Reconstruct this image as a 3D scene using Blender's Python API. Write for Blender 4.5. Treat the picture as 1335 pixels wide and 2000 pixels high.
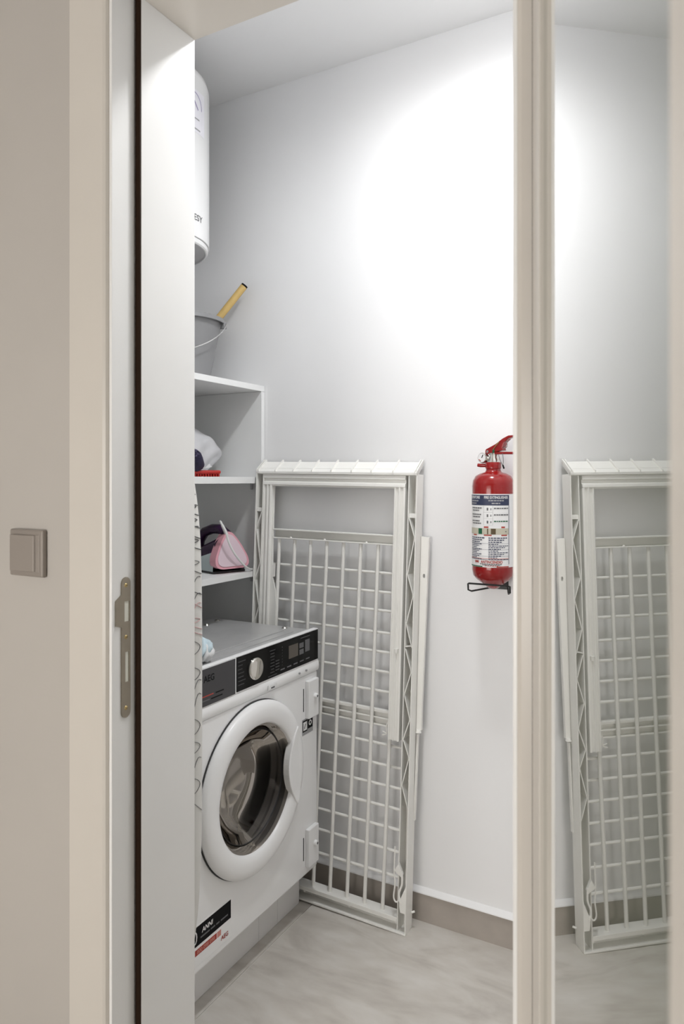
import bpy, bmesh, math, random
from mathutils import Vector, Matrix
random.seed(7)
for o in list(bpy.data.objects): bpy.data.objects.remove(o)
S = bpy.context.scene
COL = S.collection
PI = math.pi

# ------------------------------------------------------------------ camera, world, exposure
cam = bpy.data.cameras.new('camera')
co = bpy.data.objects.new('camera', cam); COL.objects.link(co)
cam.sensor_fit = 'VERTICAL'; cam.sensor_height = 36.0; cam.sensor_width = 24.03
cam.lens = 1404 * 36 / 2000; cam.shift_y = -62 / 2000
cam.clip_start = 0.02
co.location = (0, 0, 1.25); co.rotation_euler = (PI / 2, 0, math.radians(29))
cam.dof.use_dof = True; cam.dof.focus_distance = 1.95; cam.dof.aperture_fstop = 5.6
S.camera = co
W = bpy.data.worlds.new('world'); S.world = W; W.use_nodes = True
W.node_tree.nodes['Background'].inputs[0].default_value = (0.8, 0.85, 0.9, 1)
W.node_tree.nodes['Background'].inputs[1].default_value = 0.15
S.view_settings.view_transform = 'Standard'; S.view_settings.look = 'None'
S.view_settings.gamma = 1.0; S.view_settings.exposure = 0.52
S.view_settings.use_curve_mapping = False

UTILITY_LAMP = dict(loc=(-0.56, 1.40, 2.494), power=42.0, color=(0.97, 0.985, 1.0), size=0.16, spread=178)
HALL_FILL = dict(x0=-1.75, x1=-0.35, z0=0.35, z1=1.60, strength=4.7, color=(1.0, 0.97, 0.935, 1))  # added unseen source that lights the hall and doorway

# ------------------------------------------------------------------ materials
def srgb(r, g, b):
    f = lambda c: (c / 255 / 12.92) if c / 255 <= 0.04045 else ((c / 255 + 0.055) / 1.055) ** 2.4
    return (f(r), f(g), f(b), 1)
MATS = {}
def mat(name, col, rough=0.5, metal=0.0, var=0.04, scale=8.0, bump=0.0, bscale=60.0, spec=0.5, ior=1.45, coat=0.0, alpha=1.0, trans=0.0, detail=3.0):
    m = bpy.data.materials.new(name); m.use_nodes = True
    nt = m.node_tree; p = nt.nodes['Principled BSDF']
    p.inputs['Roughness'].default_value = rough; p.inputs['Metallic'].default_value = metal
    p.inputs['Specular IOR Level'].default_value = spec; p.inputs['IOR'].default_value = ior
    p.inputs['Coat Weight'].default_value = coat; p.inputs['Alpha'].default_value = alpha
    p.inputs['Transmission Weight'].default_value = trans
    tc = nt.nodes.new('ShaderNodeTexCoord')
    nz = nt.nodes.new('ShaderNodeTexNoise'); nz.inputs['Scale'].default_value = scale; nz.inputs['Detail'].default_value = detail
    nt.links.new(tc.outputs['Object'], nz.inputs['Vector'])
    cr = nt.nodes.new('ShaderNodeValToRGB')
    cr.color_ramp.elements[0].position = 0.3; cr.color_ramp.elements[1].position = 0.7
    cr.color_ramp.elements[0].color = tuple(max(0, c * (1 - var)) for c in col[:3]) + (1,)
    cr.color_ramp.elements[1].color = tuple(min(1, c * (1 + var)) for c in col[:3]) + (1,)
    nt.links.new(nz.outputs['Fac'], cr.inputs['Fac']); nt.links.new(cr.outputs['Color'], p.inputs['Base Color'])
    if bump > 0:
        n2 = nt.nodes.new('ShaderNodeTexNoise'); n2.inputs['Scale'].default_value = bscale; n2.inputs['Detail'].default_value = 4
        nt.links.new(tc.outputs['Object'], n2.inputs['Vector'])
        b = nt.nodes.new('ShaderNodeBump'); b.inputs['Strength'].default_value = bump; b.inputs['Distance'].default_value = 0.002
        nt.links.new(n2.outputs['Fac'], b.inputs['Height']); nt.links.new(b.outputs['Normal'], p.inputs['Normal'])
    MATS[name] = m
    return m
def emis(name, col, strength):
    m = bpy.data.materials.new(name); m.use_nodes = True
    p = m.node_tree.nodes['Principled BSDF']
    p.inputs['Base Color'].default_value = col; p.inputs['Emission Color'].default_value = col
    p.inputs['Emission Strength'].default_value = strength
    return m
M_wall = mat('white_wall_paint', (0.875, 0.875, 0.88, 1), 0.65, var=0.012, scale=3, bump=0.06, bscale=180)
M_ceil = mat('ceiling_paint', (0.85, 0.85, 0.85, 1), 0.8, var=0.01, scale=3)
M_hall = mat('hall_wall_paint', (0.485, 0.455, 0.42, 1), 0.6, var=0.02, scale=4, bump=0.05, bscale=150)
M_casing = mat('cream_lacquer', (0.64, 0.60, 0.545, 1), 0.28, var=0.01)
M_jamb = mat('white_door_frame_lacquer', (0.86, 0.855, 0.84, 1), 0.3, var=0.01)
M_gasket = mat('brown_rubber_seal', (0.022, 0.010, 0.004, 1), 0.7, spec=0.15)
M_strike = mat('satin_nickel', (0.33, 0.29, 0.23, 1), 0.34, metal=0.85, var=0.05, scale=40)
M_brass = mat('brass_screw', (0.55, 0.42, 0.2, 1), 0.3, metal=0.9)
M_recess = mat('pale_recess_plastic', (0.75, 0.74, 0.66, 1), 0.5)
M_switch = mat('taupe_switch_plastic', (0.32, 0.285, 0.255, 1), 0.32, metal=0.25, var=0.02)
M_grout = mat('pale_grout', (0.70, 0.68, 0.64, 1), 0.9)
M_base = mat('taupe_stone_skirting', (0.40, 0.36, 0.32, 1), 0.5, var=0.13, scale=9, detail=6)
M_plaster = mat('white_bead', (0.84, 0.84, 0.84, 1), 0.5, var=0.01)
M_board = mat('white_melamine', (0.84, 0.845, 0.84, 1), 0.4, var=0.01)
M_enamel = mat('white_enamel', (0.92, 0.92, 0.92, 1), 0.16, var=0.006, coat=0.3)
M_plastic = mat('white_appliance_plastic', (0.92, 0.92, 0.92, 1), 0.28, var=0.006)
M_plinth = mat('plinth_plastic', (0.84, 0.83, 0.82, 1), 0.4, var=0.01)
M_steel = mat('galvanised_top_steel', (0.56, 0.56, 0.56, 1), 0.3, metal=0.35, var=0.06, scale=14)
M_drawer = mat('charcoal_drawer', (0.072, 0.070, 0.074, 1), 0.4, var=0.02, spec=0.2)
M_black = mat('gloss_black_panel', (0.004, 0.004, 0.004, 1), 0.14, var=0.01, spec=0.16)
M_blackp = mat('black_print', (0.006, 0.006, 0.007, 1), 0.6, spec=0.12)
M_greyp = mat('grey_print', (0.13, 0.13, 0.135, 1), 0.5)
M_lgreyp = mat('light_grey_print', (0.35, 0.35, 0.36, 1), 0.5)
M_whitep = mat('white_print', (0.82, 0.82, 0.82, 1), 0.5)
M_redp = mat('red_print', (0.40, 0.045, 0.03, 1), 0.5)
M_pinkp = mat('pale_red_print', (0.62, 0.25, 0.21, 1), 0.5)
M_navyp = mat('navy_print', (0.035, 0.042, 0.09, 1), 0.5)
M_greenp = mat('green_print', (0.01, 0.11, 0.05, 1), 0.5)
M_brownp = mat('brown_print', (0.10, 0.07, 0.03, 1), 0.5)
M_beigep = mat('beige_print', (0.55, 0.52, 0.42, 1), 0.5)
M_violetp = mat('violet_print', (0.33, 0.29, 0.48, 1), 0.5)
M_pviolet = mat('pale_violet_print', (0.81, 0.80, 0.85, 1), 0.4)
M_display = mat('display_window', (0.10, 0.085, 0.07, 1), 0.25, var=0.03)
M_chrome = mat('chrome', (0.66, 0.64, 0.60, 1), 0.13, metal=1.0, var=0.02)
M_rubber = mat('dark_rubber', (0.035, 0.035, 0.036, 1), 0.5)
M_drum = mat('drum_steel', (0.11, 0.10, 0.092, 1), 0.42, metal=0.5, var=0.1, scale=20)
M_rack = mat('ivory_plastic', (0.90, 0.89, 0.85, 1), 0.4, var=0.015)
M_red = mat('red_gloss_paint', (0.27, 0.006, 0.006, 1), 0.2, var=0.03, coat=0.4)
M_redpl = mat('red_plastic', (0.45, 0.02, 0.015, 1), 0.35, var=0.05, scale=60)
M_wire = mat('black_wire', (0.008, 0.008, 0.008, 1), 0.4)
M_heater = mat('heater_white_enamel', (0.84, 0.84, 0.84, 1), 0.25, var=0.005)
M_hgrey = mat('heater_grey_plastic', (0.50, 0.50, 0.51, 1), 0.5, var=0.01)
M_bucket = mat('grey_bucket_plastic', (0.27, 0.27, 0.275, 1), 0.4, var=0.03)
M_yellow = mat('yellow_wood_handle', (0.66, 0.46, 0.17, 1), 0.45, var=0.1, scale=25)
M_zinc = mat('zinc_wire', (0.7, 0.7, 0.7, 1), 0.25, metal=0.8)
M_bag = mat('white_film', (0.62, 0.62, 0.64, 1), 0.28, var=0.05, scale=18, bump=0.3, bscale=45)
M_cardw = mat('white_card', (0.78, 0.78, 0.78, 1), 0.45)
M_navyb = mat('navy_bristle', (0.017, 0.014, 0.042, 1), 0.7, var=0.4, scale=150, bump=0.8, bscale=300)
M_navyl = mat('lilac_bristle_tip', (0.13, 0.115, 0.20, 1), 0.8, var=0.4, scale=150, bump=0.8, bscale=300)
M_pink = mat('pink_plastic', (0.72, 0.36, 0.42, 1), 0.35, var=0.01)
M_ppink = mat('pale_pink_plastic', (0.72, 0.58, 0.64, 1), 0.35, var=0.01)
M_purple = mat('purple_plastic', (0.035, 0.010, 0.045, 1), 0.25, var=0.03)
M_mint = mat('pale_mint_plastic', (0.55, 0.63, 0.64, 1), 0.35, var=0.02)
M_cord = mat('white_cord', (0.78, 0.78, 0.77, 1), 0.5)
M_puff = mat('pale_blue_mesh', (0.58, 0.70, 0.76, 1), 0.8, var=0.12, scale=40)
M_ink = mat('grey_ink', (0.12, 0.12, 0.125, 1), 0.8)
M_inkr = mat('rose_ink', (0.62, 0.40, 0.40, 1), 0.8)

def cloth_mat():
    m = mat('printed_cotton', (0.73, 0.72, 0.69, 1), 0.85, var=0.02, scale=5, bump=0.25, bscale=700)
    return m
M_cloth = cloth_mat()

def floor_mat():
    m = bpy.data.materials.new('greige_stone_tile'); m.use_nodes = True
    nt = m.node_tree; p = nt.nodes['Principled BSDF']; p.inputs['Roughness'].default_value = 0.42
    tc = nt.nodes.new('ShaderNodeTexCoord')
    mp = nt.nodes.new('ShaderNodeMapping'); mp.inputs['Rotation'].default_value = (0, 0, 0.6); mp.inputs['Scale'].default_value = (1, 2.6, 1)
    nt.links.new(tc.outputs['Object'], mp.inputs['Vector'])
    n1 = nt.nodes.new('ShaderNodeTexNoise'); n1.inputs['Scale'].default_value = 3.2; n1.inputs['Detail'].default_value = 9; n1.inputs['Distortion'].default_value = 1.2
    n2 = nt.nodes.new('ShaderNodeTexNoise'); n2.inputs['Scale'].default_value = 14; n2.inputs['Detail'].default_value = 6
    nt.links.new(mp.outputs['Vector'], n1.inputs['Vector']); nt.links.new(mp.outputs['Vector'], n2.inputs['Vector'])
    c1 = nt.nodes.new('ShaderNodeValToRGB'); e = c1.color_ramp.elements
    e[0].position = 0.33; e[0].color = (0.47, 0.435, 0.39, 1)
    e[1].position = 0.68; e[1].color = (0.64, 0.61, 0.565, 1)
    k = e.new(0.5); k.color = (0.58, 0.545, 0.495, 1)
    nt.links.new(n1.outputs['Fac'], c1.inputs['Fac'])
    mx = nt.nodes.new('ShaderNodeMixRGB'); mx.blend_type = 'OVERLAY'; mx.inputs[0].default_value = 0.18
    nt.links.new(c1.outputs['Color'], mx.inputs[1]); nt.links.new(n2.outputs['Fac'], mx.inputs[2])
    hs = nt.nodes.new('ShaderNodeHueSaturation'); hs.inputs['Saturation'].default_value = 0.95
    nt.links.new(mx.outputs['Color'], hs.inputs['Color'])
    nt.links.new(hs.outputs['Color'], p.inputs['Base Color'])
    return m
M_floor = floor_mat()

def glass_door_mat():
    m = bpy.data.materials.new('reflective_coated_glass'); m.use_nodes = True
    nt = m.node_tree; p = nt.nodes['Principled BSDF']
    tc = nt.nodes.new('ShaderNodeTexCoord'); nz = nt.nodes.new('ShaderNodeTexNoise'); nz.inputs['Scale'].default_value = 2
    nt.links.new(tc.outputs['Object'], nz.inputs['Vector'])
    cr = nt.nodes.new('ShaderNodeValToRGB')
    cr.color_ramp.elements[0].color = (0.19, 0.205, 0.165, 1); cr.color_ramp.elements[1].color = (0.21, 0.225, 0.18, 1)
    nt.links.new(nz.outputs['Fac'], cr.inputs['Fac']); nt.links.new(cr.outputs['Color'], p.inputs['Base Color'])
    p.inputs['Roughness'].default_value = 0.012; p.inputs['IOR'].default_value = 1.9
    p.inputs['Coat Weight'].default_value = 1.0; p.inputs['Coat Roughness'].default_value = 0.012; p.inputs['Coat IOR'].default_value = 1.52
    return m
M_pane = glass_door_mat()

def bowl_mat():
    # thin smoked glass: tinted see-through plus a clear-coat reflection
    m = bpy.data.materials.new('smoked_door_glass'); m.use_nodes = True
    nt = m.node_tree; nt.nodes.remove(nt.nodes['Principled BSDF']); out = nt.nodes['Material Output']
    tc = nt.nodes.new('ShaderNodeTexCoord'); nz = nt.nodes.new('ShaderNodeTexNoise'); nz.inputs['Scale'].default_value = 3
    nt.links.new(tc.outputs['Object'], nz.inputs['Vector'])
    cr = nt.nodes.new('ShaderNodeValToRGB')
    cr.color_ramp.elements[0].color = (0.42, 0.40, 0.38, 1); cr.color_ramp.elements[1].color = (0.48, 0.46, 0.43, 1)
    nt.links.new(nz.outputs['Fac'], cr.inputs['Fac'])
    t = nt.nodes.new('ShaderNodeBsdfTransparent'); nt.links.new(cr.outputs['Color'], t.inputs['Color'])
    g = nt.nodes.new('ShaderNodeBsdfGlossy'); g.inputs['Roughness'].default_value = 0.03; g.inputs['Color'].default_value = (0.42, 0.39, 0.36, 1)
    fr = nt.nodes.new('ShaderNodeFresnel'); fr.inputs['IOR'].default_value = 1.38
    mx = nt.nodes.new('ShaderNodeMixShader')
    nt.links.new(fr.outputs['Fac'], mx.inputs['Fac']); nt.links.new(t.outputs['BSDF'], mx.inputs[1]); nt.links.new(g.outputs['BSDF'], mx.inputs[2])
    nt.links.new(mx.outputs['Shader'], out.inputs['Surface'])
    return m
M_bowl = bowl_mat()

# ------------------------------------------------------------------ mesh helpers
class MB:
    def __init__(self): self.v = []; self.f = []
    def add(self, vs, fs):
        n = len(self.v); self.v += [tuple(p) for p in vs]; self.f += [tuple(i + n for i in q) for q in fs]; return self
    def box(self, x0, x1, y0, y1, z0, z1):
        x0, x1 = min(x0, x1), max(x0, x1); y0, y1 = min(y0, y1), max(y0, y1); z0, z1 = min(z0, z1), max(z0, z1)
        return self.add([(x0,y0,z0),(x1,y0,z0),(x1,y1,z0),(x0,y1,z0),(x0,y0,z1),(x1,y0,z1),(x1,y1,z1),(x0,y1,z1)],
            [(0,3,2,1),(4,5,6,7),(0,1,5,4),(1,2,6,5),(2,3,7,6),(3,0,4,7)])
    def prism(self, poly, a0, a1, fn):
        """poly: list of 2d points; fn(p, q, a) -> 3d"""
        n = len(poly)
        vs = [fn(p, q, a0) for p, q in poly] + [fn(p, q, a1) for p, q in poly]
        fs = [tuple(range(n - 1, -1, -1)), tuple(range(n, 2 * n))] + [(i, (i + 1) % n, n + (i + 1) % n, n + i) for i in range(n)]
        return self.add(vs, fs)
    def tube(self, pts, r, n=8, closed=False, caps=True):
        pts = [Vector(p) for p in pts]; m = len(pts)
        rs = r if isinstance(r, (list, tuple)) else [r] * m
        tang = []
        for i in range(m):
            a = pts[(i - 1) % m] if (closed or i > 0) else pts[i]
            b = pts[(i + 1) % m] if (closed or i < m - 1) else pts[i]
            t = (b - a); tang.append(t.normalized() if t.length > 1e-9 else Vector((0, 0, 1)))
        up = Vector((0, 0, 1)) if abs(tang[0].z) < 0.9 else Vector((1, 0, 0))
        nrm = (up - tang[0] * up.dot(tang[0])).normalized()
        vs = []; fs = []
        for i in range(m):
            nrm = (nrm - tang[i] * nrm.dot(tang[i]))
            nrm = nrm.normalized() if nrm.length > 1e-6 else tang[i].orthogonal().normalized()
            bn = tang[i].cross(nrm)
            for k in range(n):
                a = 2 * PI * k / n
                vs.append(pts[i] + (nrm * math.cos(a) + bn * math.sin(a)) * rs[i])
        for i in range(m if closed else m - 1):
            j = (i + 1) % m
            for k in range(n):
                fs.append((i*n+k, i*n+(k+1) % n, j*n+(k+1) % n, j*n+k))
        if caps and not closed:
            fs.append(tuple(range(n - 1, -1, -1))); fs.append(tuple((m - 1) * n + k for k in range(n)))
        return self.add(vs, fs)
    def bar(self, p, q, w, d, up=(0, 1, 0)):
        """rectangular bar from p to q; d along up, w across"""
        p = Vector(p); q = Vector(q); t = (q - p).normalized(); u = Vector(up); u = (u - t * u.dot(t)).normalized(); s = t.cross(u)
        vs = []
        for c in (p, q):
            for a, b in ((-1,-1),(1,-1),(1,1),(-1,1)): vs.append(c + s * (a * w / 2) + u * (b * d / 2))
        return self.add(vs, [(0,3,2,1),(4,5,6,7),(0,1,5,4),(1,2,6,5),(2,3,7,6),(3,0,4,7)])
    def lathe(self, prof, n=48, axis='z', c=(0, 0, 0), a0=0.0, a1=2 * PI):
        full = abs(a1 - a0 - 2 * PI) < 1e-6
        cnt = n if full else n + 1
        vs = []; fs = []
        for i in range(cnt):
            a = a0 + (a1 - a0) * i / n
            for r, h in prof:
                if axis == 'z': vs.append((c[0] + r * math.cos(a), c[1] + r * math.sin(a), c[2] + h))
                else: vs.append((c[0] + h, c[1] + r * math.cos(a), c[2] + r * math.sin(a)))
        k = len(prof)
        for i in range(n):
            j = (i + 1) % cnt
            for q in range(k - 1):
                fs.append((i*k+q, j*k+q, j*k+q+1, i*k+q+1))
        return self.add(vs, fs)
    def grid(self, fn, nu, nv):
        vs = [fn(i / nu, j / nv) for i in range(nu + 1) for j in range(nv + 1)]
        fs = [(i*(nv+1)+j, (i+1)*(nv+1)+j, (i+1)*(nv+1)+j+1, i*(nv+1)+j+1) for i in range(nu) for j in range(nv)]
        return self.add(vs, fs)
    def build(self, name, m, parent=None, smooth=False, bevel=0.0, seg=2, kind=None, angle=40, weld=False, sub=0):
        me = bpy.data.meshes.new(name); me.from_pydata(self.v, [], self.f); me.update()
        bm = bmesh.new(); bm.from_mesh(me)
        if weld: bmesh.ops.remove_doubles(bm, verts=bm.verts, dist=1e-5)
        bmesh.ops.recalc_face_normals(bm, faces=bm.faces)
        if smooth:
            for f in bm.faces: f.smooth = True
            for e in bm.edges:
                if len(e.link_faces) == 2 and e.calc_face_angle(0) > math.radians(angle): e.smooth = False
        bm.to_mesh(me); bm.free()
        me.materials.append(m)
        o = bpy.data.objects.new(name, me); COL.objects.link(o)
        if parent: o.parent = parent
        if bevel > 0:
            b = o.modifiers.new('bevel', 'BEVEL'); b.width = bevel; b.segments = seg; b.limit_method = 'ANGLE'; b.angle_limit = math.radians(35)
        if sub: 
            s = o.modifiers.new('subdivision', 'SUBSURF'); s.levels = sub; s.render_levels = sub
        if kind: o['kind'] = kind
        return o
def thing(name, label, cat, loc=(0, 0, 0), rotz=0.0, group=None):
    o = bpy.data.objects.new(name, None); COL.objects.link(o); o.empty_display_size = 0.05
    o.location = loc; o.rotation_euler = (0, 0, rotz); o['label'] = label; o['category'] = cat
    if group: o['group'] = group
    return o
def tag(o, label, cat): o['label'] = label; o['category'] = cat; return o
def struct(name, mb, m, bevel=0.0):
    return mb.build(name, m, kind='structure', bevel=bevel)
def holder(name):
    o = bpy.data.objects.new(name, None); COL.objects.link(o); o['kind'] = 'structure'; return o
def text_pts(s, size, align='CENTER', bold=0.0, shear=0.0, extx=1.0):
    cu = bpy.data.curves.new('txt', 'FONT'); cu.body = s; cu.size = size; cu.align_x = align; cu.align_y = 'CENTER'
    cu.offset = bold; cu.shear = shear; cu.resolution_u = 3
    ob = bpy.data.objects.new('txt', cu); COL.objects.link(ob)
    me = bpy.data.meshes.new_from_object(ob)
    vs = [(v.co.x * extx, v.co.y) for v in me.vertices]; fs = [tuple(p.vertices) for p in me.polygons]
    bpy.data.objects.remove(ob); bpy.data.curves.remove(cu); bpy.data.meshes.remove(me)
    return vs, fs
def lettering(name, s, size, fn, m, parent, align='CENTER', bold=0.0, shear=0.0, extx=1.0, fit=None):
    """fn maps flat (x, y) of the print to a point on the surface"""
    vs, fs = text_pts(s, size, align, bold, shear, extx)
    if fit:
        w = max(v[0] for v in vs) - min(v[0] for v in vs); vs = [(x * fit / w, y) for x, y in vs]
    mb = MB(); mb.add([fn(x, y) for x, y in vs], fs)
    return mb.build(name, m, parent)

def bez(P, n=24):
    out = []
    m = len(P)
    for i in range(m - 1):
        p0 = Vector(P[max(0, i - 1)]); p1 = Vector(P[i]); p2 = Vector(P[i + 1]); p3 = Vector(P[min(m - 1, i + 2)])
        for k in range(n):
            t = k / n
            out.append(0.5 * ((2 * p1) + (-p0 + p2) * t + (2*p0 - 5*p1 + 4*p2 - p3) * t*t + (-p0 + 3*p1 - 3*p2 + p3) * t**3))
    out.append(Vector(P[-1])); return out
# ------------------------------------------------------------------ setting
H = 2.507
f = MB().box(-2.25, 1.45, -1.65, 2.05, -0.1, -0.002); floor = struct('floor', f, M_grout)
xs = [(-2.25, -1.1055), (-1.1025, 0.0975), (0.1005, 1.45)]
ys = [(-1.65, -0.2265), (-0.2235, 0.9735), (0.9765, 2.05)]
for a in xs:
    for b in ys:
        MB().box(a[0], a[1], b[0], b[1], -0.01, 0.0).build('floor_tile', M_floor, floor)
struct('ceiling', MB().box(-2.25, 1.45, -1.65, 2.05, H, H + 0.1), M_ceil)
struct('wall_back', MB().box(-1.84, 0.35, 1.903, 2.0, 0, H), M_wall)
struct('wall_left', MB().box(-1.84, -1.74, 1.076, 1.903, 0, H), M_wall)
struct('wall_right', MB().box(-0.15, -0.05, 1.076, 1.903, 0, H), M_wall)
# partition between the hall and the utility room: white inside, greige on the hall side
p = MB().box(-1.84, -0.968, 0.975, 1.076, 0, H); p.box(-0.212, 0.35, 0.975, 1.076, 0, H); p.box(-0.968, -0.212, 0.975, 1.076, 2.13, H)
struct('wall_partition', p, M_wall)
p = MB().box(-2.2, -0.968, 0.88, 0.975, 0, H); p.box(-0.212, 1.4, 0.88, 0.975, 0, H); p.box(-0.968, -0.212, 0.88, 0.975, 2.13, H)
struct('wall_hall_front', p, M_hall)
struct('wall_hall_left', MB().box(-2.25, -2.2, -1.6, 0.975, 0, H), M_hall)
struct('wall_hall_right', MB().box(1.4, 1.45, -1.6, 0.975, 0, H), M_hall)
struct('wall_hall_rear', MB().box(-2.25, 1.45, -1.65, -1.6, 0, H), M_hall)
# stone skirting with a white bead on top
bb = struct('baseboard_back', MB().box(-1.74, -0.15, 1.892, 1.903, 0, 0.080), M_base)
bead = [(1.888, 0.080), (1.903, 0.080), (1.903, 0.093), (1.899, 0.091), (1.889, 0.083)]
MB().prism(bead, -1.74, -0.15, lambda y, z, x: (x, y, z)).build('top_bead', M_plaster, bb)

# door frame (trim_1): casings, jambs, stop panels, brown seal
tr = holder('trim_1')
XL, XR = -0.922, -0.258
cas = [(-1.028, 0.879), (-1.028, 0.870), (-0.947, 0.870), (-0.942, 0.8725), (-0.9395, 0.877), (-0.9395, 0.879)]
MB().prism(cas, 0, 2.2, lambda x, y, z: (x, y, z)).build('casing', M_casing, tr, bevel=0.0008)
mid = (XL + XR) / 2
MB().prism([(2 * mid - x, y) for x, y in cas], 0, 2.2, lambda x, y, z: (x, y, z)).build('casing', M_casing, tr, bevel=0.0008)
hc = [(2.12, 0.879), (2.12, 0.877), (2.123, 0.8725), (2.128, 0.870), (2.2, 0.870), (2.2, 0.879)]
MB().prism(hc, -0.9395, 2 * mid + 0.9395, lambda z, y, x: (x, y, z)).build('casing', M_casing, tr)
MB().box(-0.967, -0.934, 0.8785, 0.9315, 0, 2.12).build('jamb', M_jamb, tr, bevel=0.001)
MB().box(2 * mid + 0.967, 2 * mid + 0.934, 0.8785, 0.9315, 0, 2.12).build('jamb', M_jamb, tr, bevel=0.001)
MB().box(-0.967, 2 * mid + 0.967, 0.8785, 0.9315, 2.112, 2.129).build('jamb', M_jamb, tr, bevel=0.001)
MB().box(-0.967, XL, 0.9355, 1.077, 0, 2.129).build('stop_panel', M_jamb, tr, bevel=0.0008)
MB().box(XR, 2 * mid + 0.967, 0.9355, 1.077, 0, 2.129).build('stop_panel', M_jamb, tr, bevel=0.0008)
MB().box(XL, XR, 0.9355, 1.077, 2.1, 2.129).build('stop_panel', M_casing, tr, bevel=0.0008)  # head panel in darker casing cream, so the soffit's shade is in its colour
seal = lambda x0, x1: [(x0, 0.9355), (x0, 0.9325), (x0 + (x1 - x0) * .3, 0.9305), (x0 + (x1 - x0) * .7, 0.9305), (x1, 0.9325), (x1, 0.9355)]
MB().prism(seal(-0.9335, -0.9225), 0, 2.11, lambda x, y, z: (x, y, z)).build('door_seal', M_gasket, tr, smooth=True)
MB().prism(seal(XR + 0.0005, XR + 0.0115), 0, 2.11, lambda x, y, z: (x, y, z)).build('door_seal', M_gasket, tr, smooth=True)
MB().prism([(2.1005, 0.9355), (2.1005, 0.9325), (2.104, 0.9305), (2.109, 0.9305), (2.1115, 0.9325), (2.1115, 0.9355)], -0.92, XR, lambda z, y, x: (x, y, z)).build('door_seal', M_gasket, tr, smooth=True)

# strike plate on the jamb
sp = thing('strike_plate', 'long satin nickel strike plate let into the white door jamb', 'strike plate', (-0.934, 0.9095, 0.96))
def plate_outline():
    r = 0.0105; pts = []
    top, bot = 0.122 - r, -0.122 + r
    for i in range(9): a = PI * i / 8; pts.append((r * math.cos(a), top + r * math.sin(a)))
    pts += [(-r, 0.092), (-0.0235, 0.083), (-0.0235, 0.040), (-r, 0.036)]
    for i in range(9): a = PI + PI * i / 8; pts.append((r * math.cos(a), bot + r * math.sin(a)))
    return pts
def plate_with_holes():
    holes = [(-0.0035, 0.0075, 0.045, 0.080), (-0.0015, 0.0065, -0.060, -0.008)]
    bm = bmesh.new()
    out = [bm.verts.new((0.0, y, z)) for y, z in plate_outline()]
    es = [bm.edges.new((out[i], out[(i + 1) % len(out)])) for i in range(len(out))]
    for y0, y1, z0, z1 in holes:
        q = [bm.verts.new((0.0, y, z)) for y, z in ((y0, z0), (y1, z0), (y1, z1), (y0, z1))]
        es += [bm.edges.new((q[i], q[(i + 1) % 4])) for i in range(4)]
    bmesh.ops.triangle_fill(bm, edges=es, use_beauty=True, use_dissolve=False)
    r = bmesh.ops.extrude_face_region(bm, geom=list(bm.faces))
    bmesh.ops.translate(bm, verts=[v for v in r['geom'] if isinstance(v, bmesh.types.BMVert)], vec=(0.0018, 0, 0))
    bmesh.ops.recalc_face_normals(bm, faces=bm.faces)
    me = bpy.data.meshes.new('plate'); bm.to_mesh(me); bm.free(); me.materials.append(M_strike)
    o = bpy.data.objects.new('plate', me); COL.objects.link(o); o.parent = sp
plate_with_holes()
for y0, y1, z0, z1 in ((-0.0035, 0.0075, 0.045, 0.080), (-0.0015, 0.0065, -0.060, -0.008)):
    MB().box(-0.0002, 0.0006, y0, y1, z0, z1).build('keep_recess', M_recess, sp)
for z in (0.108, 0.018, -0.105):
    s = MB().lathe([(0, 0.0032), (0.0026, 0.0030), (0.0036, 0.0022), (0.0038, 0.0016)], 14, 'x', (0, 0, z)).build('screw', M_brass, sp, smooth=True)
    MB().box(0.0030, 0.0034, -0.0022, 0.0022, z - 0.0004, z + 0.0004).build('slot', M_blackp, s)

# light switch
sw = thing('light_switch', 'square taupe rocker light switch on the hall wall', 'light switch', (-1.143, 0.88, 1.117))
MB().box(-0.046, 0.046, -0.010, 0, -0.043, 0.043).build('plate', M_switch, sw, bevel=0.0035, seg=3)
MB().box(-0.036, 0.036, -0.0108, -0.0095, -0.034, 0.034).build('inner_frame', M_switch, sw, bevel=0.0005)
rk = MB(); rk.prism([(-0.0345, -0.0105), (-0.0345, -0.0185), (0.0255, -0.0140), (0.0275, -0.0105)], -0.033, 0.033, lambda x, y, z: (x, y, z)); rk.build('rocker', M_switch, sw, bevel=0.001)

# ------------------------------------------------------------------ open door leaf with reflective glass
PH = math.radians(19.8)
leaf = holder('door_1'); leaf['label'] = 'open cream framed door leaf with a reflective glass pane'
leaf.location = (-0.1873, 0.790, 0); leaf.rotation_euler = (0, 0, PH - PI / 2)
G0, G1, TOPZ = 0.0, 0.489, 2.09
MB().box(G0 - 0.004, G1 + 0.004, 0.0, 0.006, 0.108, TOPZ - 0.078).build('glass_pane', M_pane, leaf)
MB().box(-0.070, G0, -0.005, 0.034, 0.008, TOPZ).build('stile', M_casing, leaf, bevel=0.0015)
MB().box(G1, G1 + 0.10, -0.005, 0.034, 0.008, TOPZ).build('stile', M_casing, leaf, bevel=0.0015)
MB().box(G0, G1, -0.005, 0.034, TOPZ - 0.08, TOPZ).build('rail', M_casing, leaf, bevel=0.001)
MB().box(G0, G1, -0.005, 0.034, 0.008, 0.11).build('rail', M_casing, leaf, bevel=0.001)
MB().box(-0.0718, -0.0700, -0.0052, 0.030, 0.010, TOPZ - 0.002).build('gap_shade_strip', M_gasket, leaf)  # dark strip added for the shade in the gap beside the hinge stile
for z in (0.25, 1.95):
    MB().lathe([(0, -0.045), (0.006, -0.045), (0.006, 0.045), (0, 0.045)], 12, 'z', (-0.074, 0.026, z)).build('hinge', M_strike, leaf, smooth=True)

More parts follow.
